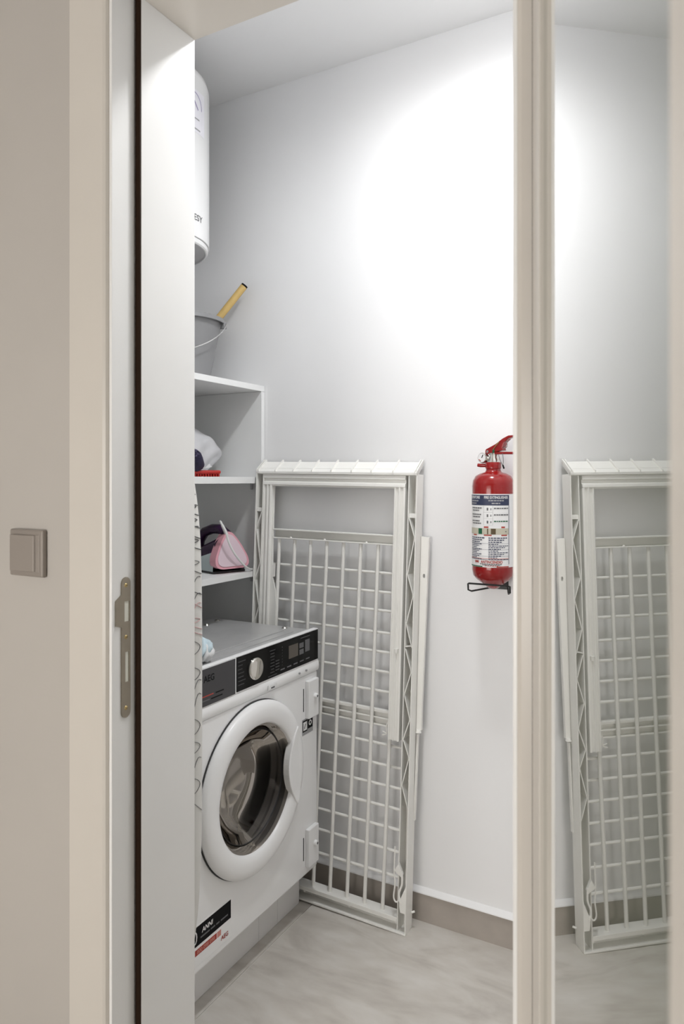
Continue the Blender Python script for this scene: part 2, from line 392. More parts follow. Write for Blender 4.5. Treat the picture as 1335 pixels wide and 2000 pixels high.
# ------------------------------------------------------------------ lamps
def downlight(name, label, d, ring, squash=0.016):
    t = thing(name, label, 'ceiling light', (d['loc'][0], d['loc'][1], H))
    R = d['size'] / 2
    MB().lathe([(R + 0.001, -0.004), (R + 0.002, -squash), (R + ring, -squash + 0.004), (R + ring, 0.0), (R + 0.001, 0.0)], 40).build('trim_ring', M_plaster, t, smooth=True)
    MB().lathe([(0, -0.004), (R + 0.001, -0.004), (R + 0.001, -0.001), (0, -0.001)], 40).build('diffuser', emis(name + '_glow', (1, 0.97, 0.92, 1), 3.0), t)
    L = bpy.data.lights.new(name + '_lamp', 'SPOT'); L.shadow_soft_size = d['size'] / 2; L.energy = d['power']; L.color = d['color']; L.spot_size = math.radians(d['spread']); L.spot_blend = 1.0
    lo = bpy.data.objects.new(name + '_lamp', L); COL.objects.link(lo); lo.parent = t; lo.location = (0, 0, d['loc'][2] - H)
    return t, L
t, L = downlight('recessed_downlight', 'round white recessed downlight in the utility room ceiling', UTILITY_LAMP, 0.012)
hfill = HALL_FILL  # glowing panel and frame added behind the camera as fill light
fill_obj = struct('fill_frame_1', MB().box(hfill['x0'] - 0.06, hfill['x1'] + 0.06, -1.600, -1.575, hfill['z0'] - 0.06, hfill['z0']).box(hfill['x0'] - 0.06, hfill['x1'] + 0.06, -1.600, -1.575, hfill['z1'], hfill['z1'] + 0.06)
    .box(hfill['x0'] - 0.06, hfill['x0'], -1.600, -1.575, hfill['z0'], hfill['z1']).box(hfill['x1'], hfill['x1'] + 0.06, -1.600, -1.575, hfill['z0'], hfill['z1']), M_jamb)
MB().box(hfill['x0'], hfill['x1'], -1.598, -1.590, hfill['z0'], hfill['z1']).build('fill_pane', emis('hall_fill_glow', hfill['color'], hfill['strength']), fill_obj)

# ------------------------------------------------------------------ shelf unit
SX, SB = -1.339, -1.738          # front and back planes
SH0, SH1 = 1.10, 1.880
su = thing('shelf_unit', 'white open shelf unit above and behind the washing machine', 'shelf', (SX, 1.88, 0))
def sbox(name, x0, x1, y0, y1, z0, z1, m=M_board):
    return MB().box(x0 - SX, x1 - SX, y0 - 1.88, y1 - 1.88, z0, z1).build(name, m, su, bevel=0.0006)
sbox('side_panel', SB, SX, 1.885, 1.902, 0.0, 1.5339)
sbox('side_panel', SB, SX - 0.004, SH0, SH0 + 0.018, 0.8305, 1.5339)
sbox('top_panel', SB, SX, SH0, 1.902, 1.5344, 1.5524)
sbox('shelf_board', SB, SX - 0.001, SH0 + 0.0185, 1.8845, 1.2400, 1.2601)
sbox('shelf_board', SB, SX - 0.001, SH0 + 0.0185, 1.8845, 0.9474, 0.9656)
for z in (1.235, 0.942):
    MB().lathe([(0, 0), (0.004, 0), (0.004, 0.02), (0, 0.02)], 10, 'z', (-0.03, -0.008, z - 0.015)).build('shelf_pin', M_hgrey, su)

# ------------------------------------------------------------------ water heater
HX, HY_, HR = -1.53, 1.56, 0.19
wh = thing('water_heater', 'white cylindrical water heater hung high on the left wall', 'water heater', (HX, HY_, 1.92))
MB().lathe([(HR - 0.003, 0.016), (HR, 0.017), (HR, 0.470), (HR - 0.006, 0.490), (HR - 0.022, 0.507), (HR - 0.055, 0.518), (0, 0.522)], 72).build('shell', M_heater, wh, smooth=True, angle=50)
MB().lathe([(HR - 0.0045, 0.0165), (HR - 0.0045, 0.0155), (HR - 0.003, 0.0145), (HR - 0.004, 0.003), (HR - 0.007, 0.0), (HR - 0.011, 0.0)], 72).build('bottom_rim', M_heater, wh, smooth=True)
MB().lathe([(HR - 0.011, 0.0), (HR - 0.0125, 0.0025), (0, 0.0025)], 72).build('bottom_cover', M_hgrey, wh)
MB().box(-0.002, 0.0, -0.165, 0.165, 0.0012, 0.0027).build('cover_seam', M_rubber, wh)
MB().box(-0.209, -0.15, -0.12, 0.12, 0.30, 0.36).build('wall_bracket', M_hgrey, wh)
for y in (-0.05, 0.05):
    MB().lathe([(0, 0.004), (0.009, 0.004), (0.009, -0.03), (0, -0.03)], 12, 'z', (-0.08, y, 0)).build('water_connector', M_chrome, wh)
def on_heater(x, z, off=0.0006, base=0.0):
    a = base + x / HR
    return ((HR + off) * math.cos(a), (HR + off) * math.sin(a), z)
# right along the surface as seen from the front is +y
st = MB().grid(lambda u, v: on_heater(-0.055 + 0.11 * u, 0.31 + 0.12 * v), 16, 2).build('gauge_sticker', M_pviolet, wh, smooth=True)
gx, gz = 0.0, 0.383
def arc(r0, r1, a0, a1, n=18):
    mb = MB()
    vs = []; fs = []
    for i in range(n + 1):
        a = a0 + (a1 - a0) * i / n
        vs += [on_heater(gx + r0 * math.cos(a), gz + r0 * math.sin(a), 0.001), on_heater(gx + r1 * math.cos(a), gz + r1 * math.sin(a), 0.001)]
    fs = [(2*i, 2*i+1, 2*i+3, 2*i+2) for i in range(n)]
    return mb.add(vs, fs)
arc(0.036, 0.039, -0.1, PI + 0.1).build('dial_arc', M_violetp, st)
MB().grid(lambda u, v: on_heater(gx - 0.002 + 0.022 * u + 0.003 * (v - .5), gz + 0.018 - 0.026 * u + 0.003 * (v - .5), 0.0012), 4, 1).build('needle', M_violetp, st)
for x0, x1, z in ((-0.010, 0.026, 0.346), (-0.020, 0.030, 0.317)):
    MB().grid(lambda u, v: on_heater(x0 + (x1 - x0) * u, z + 0.004 * v, 0.0011), 6, 1).build('print_line', M_lgreyp, st)
lettering('lettering', 'TESY', 0.025, lambda x, y: on_heater(x + 0.013, 0.070 + y, 0.0008), M_greyp, wh, bold=0.0002, extx=1.1)

# ------------------------------------------------------------------ bucket, stick
bk = thing('bucket', 'grey plastic bucket with a wire handle on top of the shelf', 'bucket', (-1.535, 1.725, 1.5529))
MB().lathe([(0, 0.003), (0.080, 0.003), (0.084, 0.006), (0.123, 0.200), (0.137, 0.200), (0.139, 0.187), (0.136, 0.186), (0.134, 0.196), (0.1275, 0.195), (0.125, 0.184), (0.088, 0.0), (0, 0.0)], 56).build('body', M_bucket, bk, smooth=True)
ang = math.radians(28)
e1 = Vector((math.cos(ang) * 0.137, math.sin(ang) * 0.137, 0.185)); e2 = Vector((-math.cos(ang) * 0.137, -math.sin(ang) * 0.137, 0.185))
for e in (e1, e2):
    MB().box(e.x - 0.006, e.x + 0.006, e.y - 0.008, e.y + 0.008, 0.170, 0.192).build('ear', M_bucket, bk, bevel=0.002)
hp = []
out = Vector((math.sin(ang), -math.cos(ang), 0))
for i in range(25):
    a = PI * i / 24
    pt = e1 * math.cos(a) if False else Vector((0, 0, 0.185)) + Vector((e1.x, e1.y, 0)) * 1.06 * math.cos(a) + out * (0.130 * math.sin(a)) + Vector((0, 0, -0.105 * math.sin(a)))
    hp.append(pt)
MB().tube(hp, 0.0018, 8).build('handle', M_zinc, bk, smooth=True)
bs = thing('broom_handle', 'short yellow stick with a dark end leaning in the grey bucket', 'stick', (-1.586, 1.742, 1.578))
d0 = Vector((0, 0, 0)); d1 = Vector((0.195, 0.125, 0.298))
MB().tube([d0, d0 + d1 * 0.5, d1 * 0.985], [0.010, 0.0115, 0.0115], 16).build('shaft', M_yellow, bs, smooth=True)
MB().tube([d1 * 0.985, d1], 0.0112, 16).build('end_cap', M_blackp, bs, smooth=True)

# ------------------------------------------------------------------ things on the middle shelf
ZS2 = 1.2606
bag = thing('plastic_pouch', 'crumpled whitish film pouch lying on the middle shelf', 'pouch', (-1.490, 1.70, ZS2))
def bagpt(u, v):
    a = 2 * PI * u; t = v
    y = -0.15 + 0.318 * t
    prof = (1 - t ** 2.2) ** 0.75 if t < 1 else 0.0
    if t < 0.12: prof *= math.sin(PI / 2 * t / 0.12) ** 0.6
    rx = 0.074 * prof + 0.003; rz = 0.086 * prof + 0.0015
    wob = 1 + 0.06 * math.sin(3 * a + 7 * t) + 0.045 * math.sin(7 * a - 15 * t) + 0.03 * math.sin(17 * t + 2 * a)
    zc = 0.076
    return (rx * math.cos(a) * wob, y, max(0.0012, zc + rz * math.sin(a) * wob))
MB().grid(bagpt, 48, 36).build('film', M_bag, bag, smooth=True, weld=True, angle=25)
fl = MB().grid(lambda u, v: (0.072 * (1 - 0.75 * v ** 2) + 0.006 * math.sin(9 * v), -0.12 + 0.22 * v, 0.012 + 0.02 * v + (0.070 - 0.055 * v) * u), 6, 14)
fl.build('card_band', M_cardw, bag, smooth=True)
nb = thing('bristle_brush', 'round navy bristle brush lying against the whitish pouch', 'brush', (-1.385, 1.618, ZS2 + 0.047))
nb.rotation_euler = (math.radians(52), 0, math.radians(25))
br = MB().lathe([(0, -0.028), (0.019, -0.028), (0.0235, -0.023), (0.0245, 0), (0.0235, 0.018), (0.020, 0.026), (0, 0.027)], 26)
br.build('bristle_head', M_navyb, nb, smooth=True)
tips = MB()
for i in range(70):
    r = 0.019 * math.sqrt(random.random()); a = random.random() * 2 * PI
    tips.tube([(r * math.cos(a), r * math.sin(a), -0.024), (r * 1.05 * math.cos(a), r * 1.05 * math.sin(a), -0.0315)], 0.0013, 5)
for i in range(70):
    r = 0.019 * math.sqrt(random.random()); a = random.random() * 2 * PI
    tips.tube([(r * math.cos(a), r * math.sin(a), 0.024), (r * 1.05 * math.cos(a), r * 1.05 * math.sin(a), 0.0305)], 0.0013, 5)
tips.build('bristle_tips', M_navyl, nb, kind='stuff')
rb = thing('scrubbing_brush', 'flat red scrubbing brush on the middle shelf edge', 'brush', (-1.374, 1.672, ZS2), math.radians(-30))
MB().box(-0.016, 0.016, -0.055, 0.030, 0.008, 0.019).build('back', M_redpl, rb, bevel=0.005, seg=3)
tf = MB()
for i in range(3):
    for j in range(10):
        x = -0.010 + 0.010 * i; y = -0.048 + 0.008 * j
        tf.tube([(x, y, 0.009), (x + random.uniform(-.001, .001), y, 0.0005)], 0.0026, 6)
tf.build('bristle_tufts', M_redpl, rb, kind='stuff')

# ------------------------------------------------------------------ steam iron
ZS3 = 0.9661
ir = thing('steam_iron', 'purple and mint steam iron with a pink heel on the lower shelf', 'iron', (-1.377, 1.768, ZS3))
hd = Vector((-0.95, 0.30, 0)).normalized()      # heel to nose
ir.rotation_euler = (0, 0, math.atan2(hd.y, hd.x))
# local x: towards the nose, y: sideways, z up
def iron_half(x):  # half width of sole at x (0 heel, 0.27 nose)
    t = min(1, max(0, x / 0.27)); return 0.060 * (1 - t ** 2.4) ** 0.75
def sole(z0, z1, grow, m, name, par):
    pts = []
    n = 16
    for i in range(n + 1): x = 0.27 * i / n; pts.append((x, iron_half(x) * grow + 1e-4))
    for i in range(n - 1, -1, -1): x = 0.27 * i / n; pts.append((x, -iron_half(x) * grow - 1e-4))
    return MB().prism(pts, z0, z1, lambda x, y, z: (x, y, z)).build(name, m, par, bevel=0.001)
sole(0.0, 0.006, 1.0, M_rubber, 'soleplate', ir)
bd = MB()
def ibody(u, v):
    x = 0.002 + 0.255 * u
    hgt = 0.016 + 0.070 * (1 - u) ** 0.9 * (0.55 + 0.45 * (1 - u))
    w = iron_half(x) * 0.97
    a = PI * v
    return (x, w * math.cos(a) * (1.0 if True else 1), 0.006 + hgt * math.sin(a) ** 0.6)
bd.grid(ibody, 20, 16); bd.build('body', M_mint, ir, smooth=True)
tk = MB()
def itank(u, v):
    x = 0.015 + 0.20 * u
    hgt = 0.030 + 0.066 * (1 - u) ** 1.1
    w = iron_half(x) * 0.80 + 0.002
    a = PI * v
    return (x, w * math.cos(a), 0.020 + hgt * math.sin(a) ** 0.7)
tk.grid(itank, 20, 14); tk.build('water_tank', M_purple, ir, smooth=True)
hpts = [(0.012, 0, 0.095), (0.018, 0, 0.118), (0.045, 0, 0.131), (0.09, 0, 0.130), (0.135, 0, 0.118), (0.165, 0, 0.092), (0.178, 0, 0.062)]
MB().tube(hpts, [0.016, 0.017, 0.016, 0.0155, 0.0155, 0.017, 0.019], 14).build('handle', M_purple, ir, smooth=True)
def round_tri(sc, n=14):
    # guitar-pick outline (y, z): wide and flat at the bottom, rounded apex on top
    K = [(0.0, 0.036), (0.02, 0.047), (0.07, 0.0565), (0.16, 0.061), (0.30, 0.059), (0.46, 0.0505), (0.62, 0.0405), (0.78, 0.029), (0.90, 0.0185), (0.97, 0.010), (1.0, 0.0)]
    P = bez([(w, h * 0.112, 0) for h, w in K], 3)
    pts = [(p.x, p.y) for p in P] + [(-p.x, p.y) for p in P[-2::-1]]
    cy0, cz0 = 0, 0.05
    return [(cy0 + (y - cy0) * sc, cz0 + (z - cz0) * sc) for y, z in pts]
lean = 0.20
hf = lambda y, z, x: (x + (z - 0.05) * lean, y, 0.014 + z)
MB().prism(round_tri(1.0), -0.012, 0.020, hf).build('heel', M_pink, ir, smooth=True, angle=35)
hp_ = MB().prism(round_tri(0.86), -0.0145, -0.008, hf).build('heel_plate', M_ppink, ir, bevel=0.001)
MB().lathe([(0, 0), (0.0022, 0), (0.0022, 0.001), (0, 0.001)], 10, 'x', (-0.0146 + 0.028 * lean, 0.004, 0.012 + 0.078)).build('screw_hole', M_greyp, hp_)
bush = [(0.004, 0.006, 0.116), (0.002, 0.016, 0.132), (0.000, 0.025, 0.146)]
MB().tube(bush, [0.0062, 0.0052, 0.0048], 10).build('cord_bushing', M_cord, ir, smooth=True)
cord = bez([(0.001, 0.024, 0.144), (-0.002, 0.033, 0.157), (-0.018, 0.042, 0.156), (-0.034, 0.036, 0.128), (-0.037, 0.026, 0.095), (-0.036, 0.006, 0.062), (-0.033, -0.022, 0.032), (-0.026, -0.050, 0.012), (-0.012, -0.078, 0.0042), (0.02, -0.10, 0.0042)], 8)
MB().tube(cord, 0.0032, 8).build('cord', M_cord, ir, smooth=True)

# ------------------------------------------------------------------ washing machine
MX, MY = -1.082, 1.803
wm = thing('washing_machine', 'white built-in washing machine with a black control panel', 'washing machine', (MX, MY, 0))
WD = 0.63
def mbox(name, x0, x1, s0, s1, z0, z1, m, bevel=0.0, par=wm, seg=2):
    return MB().box(x0, x1, -s1, -s0, z0, z1).build(name, m, par, bevel=bevel, seg=seg)
cb_ = MB()
cb_.box(-0.385, -0.014, -0.004, -0.0015, 0.125, 0.799); cb_.box(-0.385, -0.014, -WD + 0.0015, -WD + 0.004, 0.125, 0.799)
cb_.box(-0.385, -0.382, -WD + 0.004, -0.004, 0.125, 0.799); cb_.box(-0.382, -0.014, -WD + 0.004, -0.004, 0.125, 0.128)
cb_.build('cabinet', M_enamel, wm)
def front_sheet():
    bm = bmesh.new()
    q = [bm.verts.new((-0.0135, y, z)) for y, z in ((-WD, 0.126), (0, 0.126), (0, 0.696), (-WD, 0.696))]
    es = [bm.edges.new((q[i], q[(i + 1) % 4])) for i in range(4)]
    n = 64
    c = [bm.verts.new((-0.0135, -0.315 + 0.19 * math.cos(2 * PI * i / n), 0.4725 + 0.19 * math.sin(2 * PI * i / n))) for i in range(n)]
    es += [bm.edges.new((c[i], c[(i + 1) % n])) for i in range(n)]
    bmesh.ops.triangle_fill(bm, edges=es, use_beauty=True, use_dissolve=False)
    r = bmesh.ops.extrude_face_region(bm, geom=list(bm.faces))
    bmesh.ops.translate(bm, verts=[v for v in r['geom'] if isinstance(v, bmesh.types.BMVert)], vec=(0.0135, 0, 0))
    bmesh.ops.recalc_face_normals(bm, faces=bm.faces)
    me = bpy.data.meshes.new('front_sheet'); bm.to_mesh(me); bm.free(); me.materials.append(M_enamel)
    o = bpy.data.objects.new('front_sheet', me); COL.objects.link(o); o.parent = wm
    b = o.modifiers.new('bevel', 'BEVEL'); b.width = 0.005; b.segments = 3; b.limit_method = 'ANGLE'
front_sheet()
mbox('top_plate', -0.385, -0.010, 0.0, WD, 0.7995, 0.812, M_steel, 0.002)
for s0, s1 in ((0.055, 0.575),):
    mbox('top_emboss', -0.088, -0.080, s0, s1, 0.812, 0.8145, M_steel, 0.002)
    mbox('top_emboss', -0.052, -0.046, s0, s1, 0.812, 0.8138, M_steel, 0.0015)
for x, s in ((-0.100, 0.022), (-0.345, 0.03), (-0.330, 0.10)):
    MB().lathe([(0, 0.0045), (0.006, 0.004), (0.009, 0.0)], 16, 'z', (x, -s, 0.812)).build('top_screw', M_chrome, wm, smooth=True)
# plinth panels
for s0, s1 in ((0.004, 0.1165), (0.1175, 0.2075), (0.2085, WD - 0.004)):
    mbox('plinth_panel', -0.32, -0.060, s0, s1, 0.0, 0.1245, M_plinth, 0.001)
# fascia
mbox('fascia', -0.0135, 0.002, 0.0, WD, 0.7255, 0.8185, M_plastic, 0.0012)
band = [(-0.013, 0.7255), (0.002, 0.7255), (0.0048, 0.719), (0.0058, 0.711), (0.0050, 0.703), (0.003, 0.6975), (-0.013, 0.6965)]
MB().prism(band, 0.0, -WD, lambda x, z, y: (x, y, z)).build('fascia_band', M_plastic, wm, smooth=True, angle=50)
dr = mbox('detergent_drawer', 0.002, 0.0042, 0.3945, WD - 0.003, 0.7285, 0.8145, M_drawer, 0.0006)
cp = mbox('control_panel', 0.002, 0.0042, 0.003, 0.3885, 0.7305, 0.8155, M_black, 0.0006)
front = lambda s, z, off: (off, -s, z)
# seen from the front the text runs towards smaller s
lettering('lettering', 'AEG', 0.0215, lambda x, y: (0.0046, -(0.494 - x), 0.7905 + y), M_blackp, dr, bold=0.0004, extx=0.95)
mk = MB()
for s0, s1, z in ((0.470, 0.440, 0.750), (0.487, 0.445, 0.740),):
    mk.box(0.0042, 0.0045, -s0, -s1, z, z + 0.0028)
mk.build('small_print', M_blackp, dr)
MB().box(0.0042, 0.0045, -0.530, -0.478, 0.7505, 0.7530).build('small_print', M_redp, dr)
MB().box(0.0042, 0.0045, -0.545, -0.492, 0.7405, 0.7430).build('small_print', M_greyp, dr)
PM = (mat('dim_grey_print', (0.045, 0.045, 0.047, 1), 0.5), 'programme_print')
for k in range(7):
    z = 0.804 - 0.0095 * k
    w = [0.030, 0.018, 0.017, 0.024, 0.022, 0.03, 0.024][k]
    MB().box(0.0042, 0.0045, -0.384, -0.384 + w, z - 0.0022, z).build(PM[1], PM[0], cp)
for k in range(9):
    z = 0.803 - 0.0082 * k
    w = [0.026, 0.018, 0.02, 0.016, 0.018, 0.02, 0.014, 0.02, 0.04][k]
    MB().box(0.0042, 0.0045, -0.236 - w * .5, -0.236 + w * .5, z - 0.0022, z).build(PM[1], PM[0], cp)
for k in range(4):
    MB().box(0.0042, 0.0045, -0.222, -0.222 + 0.018, 0.745 + 0.008 * k, 0.7475 + 0.008 * k).build(PM[1], PM[0], cp)
for k in range(7):
    MB().box(0.0042, 0.0045, -0.191, -0.188, 0.752 + 0.008 * k, 0.7545 + 0.008 * k).build(PM[1], PM[0], cp)
PM = (M_greyp, 'button_print')
for k in range(5):
    s = 0.198 - 0.032 * k
    MB().box(0.0042, 0.0045, -s, -s + 0.020, 0.7400 + 0.0005 * k, 0.7432 + 0.0005 * k).build(PM[1], PM[0], cp)
MB().box(0.0042, 0.0045, -0.098, -0.048, 0.8060, 0.8078).build(PM[1], PM[0], cp)
MB().box(0.0042, 0.0046, -0.158, -0.111, 0.7620, 0.7975).build('display', M_display, cp)
for z0 in (0.762, 0.780):
    MB().box(0.0042, 0.0046, -0.104, -0.082, z0, z0 + 0.014).build('touch_button', M_greyp, cp)
MB().box(0.0042, 0.0046, -0.074, -0.050, 0.764, 0.798).build('touch_button', M_greyp, cp)
MB().lathe([(0, 0.0125), (0.018, 0.0122), (0.0235, 0.0108), (0.0260, 0.0112), (0.0278, 0.0095), (0.0285, 0.0042)], 48, 'x', (0, -0.313, 0.772)).build('knob', M_chrome, cp, smooth=True, angle=60)
for s in (0.108, 0.072):
    MB().lathe([(0, 0.0093), (0.003, 0.009), (0.003, 0.006)], 10, 'x', (0, -s, 0.712)).build('indicator', M_lgreyp, wm)
pl = MB().box(0.0080, 0.0098, -0.262, -0.222, 0.7035, 0.7155).build('rating_label', M_whitep, wm)
MB().box(0.0098, 0.0101, -0.250, -0.234, 0.7050, 0.7090).build('pictogram', M_greyp, pl)
# door: seal gap, ring, bowl
DC = (0, -0.315, 0.4725)
MB().lathe([(0.2165, -0.001), (0.2165, 0.003), (0.195, 0.003), (0.195, -0.001)], 80, 'x', DC).build('door_gap', M_rubber, wm, smooth=True)
prof = [(0.2135, 0.003), (0.2150, 0.009), (0.2125, 0.0165), (0.206, 0.0215), (0.193, 0.0245), (0.175, 0.0235), (0.163, 0.0215), (0.1585, 0.018), (0.157, 0.011), (0.156, 0.002)]
dring = MB().lathe(prof, 96, 'x', DC).build('door_ring', M_plastic, wm, smooth=True, angle=70)
gb = [(0.1572, 0.012), (0.152, 0.010), (0.139, -0.006), (0.122, -0.03), (0.104, -0.048), (0.08, -0.055), (0.04, -0.0575), (0, -0.058)]
MB().lathe(gb, 96, 'x', DC).build('door_glass', M_bowl, wm, smooth=True, angle=80, weld=True)
MB().lathe([(0.1375, -0.002), (0.1395, -0.004), (0.1375, -0.006)], 72, 'x', DC).build('glass_rim', M_rubber, wm, smooth=True)
MB().lathe([(0.1525, 0.004), (0.158, -0.004), (0.166, -0.020), (0.158, -0.030), (0.166, -0.042), (0.160, -0.056), (0.168, -0.064)], 64, 'x', DC).build('drum_gasket', M_hgrey, wm, smooth=True)
MB().lathe([(0.168, -0.064), (0.205, -0.068), (0.225, -0.085), (0.225, -0.33), (0.20, -0.345), (0, -0.350)], 64, 'x', DC).build('drum', M_drum, wm, smooth=True)
# door pull: lens-shaped plate over the ring at the right
hpoly = []
for i in range(15):
    a = -0.56 + 1.12 * i / 14
    hpoly.append((-0.315 + 0.2020 * math.cos(a), 0.4725 + 0.2020 * math.sin(a)))
top, bot = hpoly[-1], hpoly[0]
for i in range(1, 16):
    t = i / 16
    z = top[1] + (bot[1] - top[1]) * t
    hpoly.append((top[0] - 0.046 * math.sin(PI * t) ** 0.85, z))
MB().prism(hpoly, 0.006, 0.0275, lambda y, z, x: (x - 0.010 * max(0, (y + 0.315 - 0.165) / 0.037) ** 2 * (1 if x > 0.02 else 0.2), y, z)).build('door_pull', M_plastic, dring, bevel=0.003, seg=3)
# furniture-door hinge plates
for z0, z1 in ((0.572, 0.679), (0.150, 0.257)):
    hg = mbox('hinge_plate', 0.0, 0.013, 0.012, 0.066, z0, z1, M_plastic, 0.002)
    mbox('side_slot', -0.0005, 0.0008, 0.074, 0.0775, z0 + 0.022, z1 - 0.020, M_rubber, 0.0, hg)
    zz = (z0 + z1) / 2 + 0.006
    MB().lathe([(0, 0.0215), (0.0065, 0.0208), (0.0080, 0.0175), (0.0080, 0.012)], 16, 'x', (0, -0.034, zz)).build('bolt', M_plastic, hg, smooth=True)
    MB().lathe([(0, 0.0220), (0.0036, 0.0220), (0.0036, 0.0200)], 6, 'x', (0, -0.034, zz)).build('bolt_socket', M_greyp, hg)
# small pictogram sticker
s1 = mbox('pictogram_sticker', 0.0, 0.0006, 0.026, 0.083, 0.527, 0.572, M_lgreyp)
mbox('pictogram_field', 0.0006, 0.0009, 0.028, 0.054, 0.540, 0.570, M_blackp, 0, s1)
mbox('pictogram_field', 0.0006, 0.0009, 0.056, 0.081, 0.536, 0.568, M_blackp, 0, s1)
mbox('pictogram_field', 0.0009, 0.0011, 0.059, 0.078, 0.540, 0.564, M_whitep, 0, s1)
MB().lathe([(0.004, 0.0011), (0.008, 0.0011)], 20, 'x', (0, -0.041, 0.555)).build('pictogram', M_whitep, s1)
MB().bar((0.0013, -0.073, 0.545), (0.0013, -0.066, 0.558), 0.003, 0.0002, (1, 0, 0)).build('pictogram', M_blackp, s1)
# guarantee sticker low on the front
s2 = mbox('guarantee_sticker', 0.0, 0.0005, 0.404, 0.605, 0.143, 0.236, M_plastic)
mbox('black_field', 0.0005, 0.0008, 0.408, 0.600, 0.189, 0.2330, M_blackp, 0, s2)
mbox('red_field', 0.0005, 0.0008, 0.462, 0.539, 0.168, 0.1815, M_redp, 0, s2)
mbox('red_field', 0.0005, 0.0008, 0.446, 0.460, 0.168, 0.1815, M_pinkp, 0, s2)
on_front = lambda s, z, off: (lambda x, y: (off, -(s - x), z + y))
lettering('lettering', '10', 0.044, on_front(0.552, 0.2085, 0.0011), M_whitep, s2, bold=-0.0004)
lettering('lettering', 'ANNI', 0.0155, on_front(0.496, 0.2165, 0.0011), M_whitep, s2, bold=0.0004, shear=0.15)
for sa, sb in ((0.520, 0.488), (0.484, 0.468), (0.464, 0.452), (0.447, 0.420)): mbox('print_line', 0.0008, 0.0011, sb, sa, 0.2010, 0.2045, M_greyp, 0, s2)
lettering('lettering', '800 098 098', 0.0125, on_front(0.501, 0.1745, 0.0011), M_pinkp, s2, bold=0.0003)
lettering('lettering', 'AEG', 0.0145, on_front(0.432, 0.158, 0.0011), M_redp, s2, bold=0.0003)

# pale blue puff on the washing machine
pf = thing('bath_puff', 'small pale blue and white gauze puff on the washing machine top', 'bath puff', (-1.140, 1.342, 0.8135)); pf.scale = (0.72, 0.72, 0.80)
for k, (m, rr) in enumerate(((M_puff, 0.036), (M_cardw, 0.028), (M_puff, 0.024))):
    c = [(0.004, 0.0, 0.040), (0.017, 0.012, 0.026), (0.008, -0.006, 0.018)][k]
    def pp(u, v, c=c, rr=rr, k=k):
        a = 2 * PI * u; b = PI * v
        r = rr * (1 + 0.22 * math.sin(6 * a + 3 * b + k) * math.sin(b) + 0.16 * math.sin(5 * b + 2 * a) * math.sin(b))
        return (c[0] + r * math.sin(b) * math.cos(a), c[1] + r * math.sin(b) * math.sin(a), max(0.0008, c[2] + r * math.cos(b)))
    MB().grid(pp, 36, 18).build('ruffle', m, pf, smooth=True, weld=True, angle=80)

# ------------------------------------------------------------------ ironing board leaning between jamb and machine
ib = thing('ironing_board', 'ironing board in a white lettered cover standing beside the door jamb', 'ironing board', (-1.105, 1.130, 0))
BT, BB = 1.40, 0.13
def half(z):
    t = (z - BB) / (BT - BB)
    if t > 0.5: k = max(0, (t - 0.5) / 0.5); return 0.147 * math.sqrt(max(0, 1 - k ** 5.0)) if k < 1 else 0
    k = (0.5 - t) / 0.5; return 0.147 * (1 - k ** 4.0 * 0.9) ** 0.5
def outline(n=40):
    zs_ = [BB + (BT - BB) * (0.5 - 0.5 * math.cos(PI * i / n)) for i in range(n + 1)]
    return [(half(z), z) for z in zs_] + [(-half(z), z) for z in zs_[::-1]]
ol = outline()
cov = MB()
rings = [(0.012, 0.86), (0.017, 0.97), (0.010, 1.0), (-0.008, 1.0), (-0.015, 0.97), (-0.016, 0.86)]
zc = (BT + BB) / 2
n = len(ol); vs = []; fs = []
for y, sc in rings:
    for x, z in ol: vs.append((x - (0.147 * (1 - sc) if x > 0 else -0.147 * (1 - sc)) * (1 if abs(x) > 0.03 else 0), y, zc + (z - zc) * (1 - (1 - sc) * 0.18)))
for r in range(len(rings) - 1):
    for i in range(n): fs.append((r*n+i, r*n+(i+1) % n, (r+1)*n+(i+1) % n, (r+1)*n+i))
fs.append(tuple(range(n))); fs.append(tuple((len(rings) - 1) * n + i for i in range(n - 1, -1, -1)))
cov.add(vs, fs)
cover = cov.build('cover', M_cloth, ib, smooth=True, angle=60, weld=True)
# handwriting-like print that wraps the edge
def edgept(z, t):
    """t: 0 = front face side, 1 = round the edge"""
    x = half(z)
    if t < 0.55: return (x - 0.030 * (0.55 - t) / 0.55 + 0.0 - 0.0009 * 0, -0.0172, z) if t < 0.35 else (x - 0.030 * (0.55 - t) / 0.55, -0.0172 + 0.004 * (t - 0.35) / 0.2, z)
    k = (t - 0.55) / 0.45
    return (x + 0.0008, -0.0125 + 0.026 * k, z)
def scribble(seed, z0, z1, n, m, r=0.0007):
    rnd = random.Random(seed); mb = MB()
    for i in range(n):
        z = z1 + (z0 - z1) * (i + rnd.random() * 0.6) / n
        h = (z1 - z0) / n * rnd.uniform(0.7, 1.2)
        kind = rnd.random()
        P = []
        for k in range(9):
            t = k / 8
            if kind < 0.35: P.append(edgept(z + h * (0.5 - abs(t - 0.5)) * 1.3, 0.1 + 0.85 * t))
            elif kind < 0.7: P.append(edgept(z + h * t, 0.35 + 0.5 * math.sin(PI * t) * (1 if rnd.random() < 2 else 0)))
            else: P.append(edgept(z + h * (t - 0.3 * math.sin(PI * 2 * t)), 0.2 + 0.7 * t))
        mb.tube(P, r, 4)
    return mb.build('printed_script', m, cover)
scribble(1, 1.10, 1.24, 12, M_ink, 0.0009)
scribble(4, 0.99, 1.08, 5, M_ink, 0.0007)
scribble(2, 0.92, 1.0, 5, M_inkr, 0.0008)
scribble(3, 0.56, 0.90, 9, M_ink, 0.0006)
MB().box(-0.012, 0.012, 0.018, 0.032, 0.0, 0.9).build('folded_leg', M_zinc, ib, bevel=0.003)
